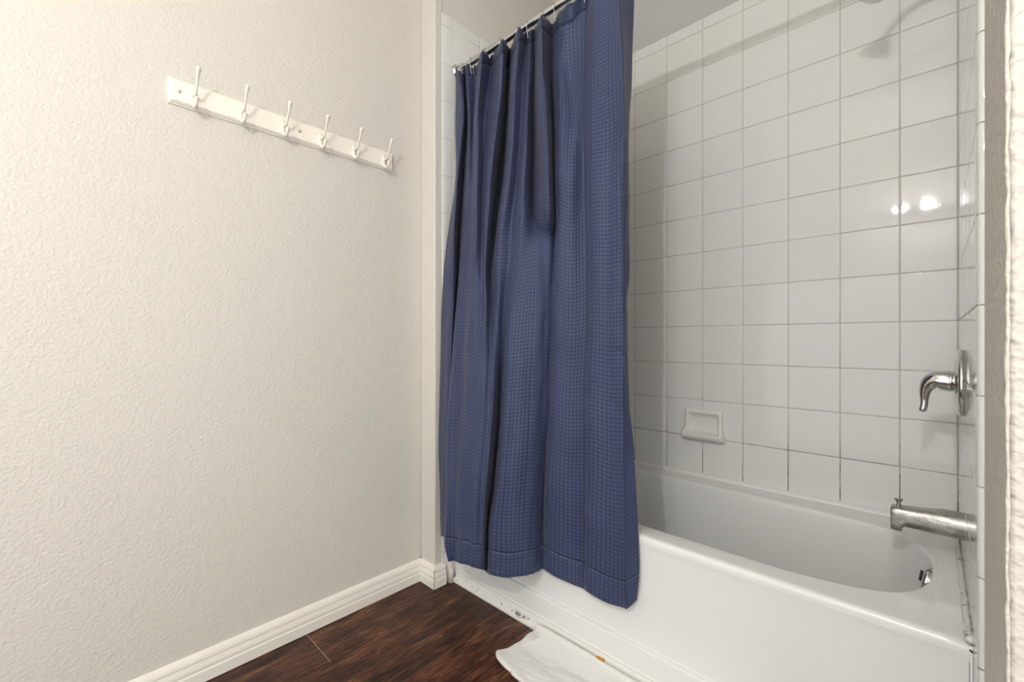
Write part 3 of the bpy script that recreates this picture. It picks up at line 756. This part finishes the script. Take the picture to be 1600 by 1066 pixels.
mb = MB(); mb.tube([(a, b, c) for a, b, c, r in up], [r for *_, r in up], 14, sy=1.1); mb_up = mesh('upper_prong', mb.v, mb.f, M['hook_white'], True)
lo = cr([(.001, 0, -.016, .0058), (.008, 0, -.0250, .0052), (.017, 0, -.0300, .0044), (.026, 0, -.0285, .0040), (.032, 0, -.0215, .0042), (.0350, 0, -.0140, .0050), (.0362, 0, -.0100, .0046), (.0366, 0, -.0080, .0012)], 5)
mb = MB(); mb.tube([(a, b, c) for a, b, c, r in lo], [r for *_, r in lo], 14, sy=1.1); mb_lo = mesh('lower_prong', mb.v, mb.f, M['hook_white'], True)
for k in range(6):
    e = thing('coat_hook', (XF, .2836+.1216*k, H+.700), 'white double-prong coat hook, '+hl[k], 'coat hook', 'white coat hooks on the wall rail')
    obj('plate', plate, e); obj('upper_prong', mb_up, e); obj('lower_prong', mb_lo, e)

# ------------------------------------------------------------------ towel / bath mat
tw = [(-.300,1.150),(-.60,1.152),(-.80,1.153),(-.965,1.152),(-.983,1.140),(-.982,1.095),(-.986,1.040),(-1.002,1.000),(-1.006,.982),(-.990,.966),(-.960,.955),(-.91,.948),(-.875,.943),(-.60,.938),(-.30,.935)]
ol = []
for i in range(len(tw)-1):
    for k in range(6):
        t = k/6; p0, p1, p2, p3 = tw[max(i-1, 0)], tw[i], tw[i+1], tw[min(i+2, len(tw)-1)]
        ol.append(tuple(.5*((2*b)+(c-a)*t+(2*a-5*b+4*c-d)*t*t+(3*b-a-3*c+d)*t**3) for a, b, c, d in zip(p0, p1, p2, p3)))
ol.append(tw[-1])
for k in range(1, 8): ol.append((-.30, .935+(1.150-.935)*k/8))
n = len(ol); ctr = (-.64, 1.045); rings = []
def twz(x, y):
    base = .004+.020*max(0, min(1, (y-1.135)/.02))
    return base+.0015*math.sin(x*31+y*17)+.0018*math.sin(x*13-y*44)+.0016*math.sin(y*95+x*22)+.0012*math.sin(x*120+y*60)*math.sin(y*50)
TH = .012
for f, dz in ((1.0, 0.002), (1.006, .5*TH), (1.0, .85*TH), (.985, TH), (.95, TH), (.88, TH), (.78, TH), (.66, TH), (.54, TH), (.40, TH), (.25, TH), (.1, TH)):
    rg = []
    for (x, y) in ol:
        X, Y = ctr[0]+(x-ctr[0])*f, ctr[1]+(y-ctr[1])*f
        rg.append((X, Y, (.002 if dz < .003 else dz)+twz(X, Y)-.002))
    rings.append(rg)
mb = MB(); mb.loft(rings, True, True)
o = mb.build('towel', M['terry'], None, smooth=True)
tag(o, 'white terry towel laid on the dark floor against the tub', 'towel')

# ------------------------------------------------------------------ vanity lamp behind the camera, ceiling lamp
va = thing('vanity_light', (-.10, YN, 2.06), 'two-bulb chrome vanity bar on the wall behind the camera', 'wall lamp')
mb = MB(); mb.box((-.30, YN, 2.02), (.10, YN+.03, 2.10)); put(mb, 'back_plate', M['chrome'], va, bevel=.006)
for x, y, z, p in BULBS:
    mb = MB(); mb.tube([(x, YN+.03, z+.02), (x, YN+.15, z+.02), (x, y-.10, z)], .012, 12); put(mb, 'arm', M['chrome'], va, smooth=True)
    mb = MB(); mb.lathe([(-.11, .014), (-.10, .024), (-.065, .026), (-.060, .018)], (x, y, z), (0, 1, 0), 24); put(mb, 'socket', M['chrome'], va, auto=40)
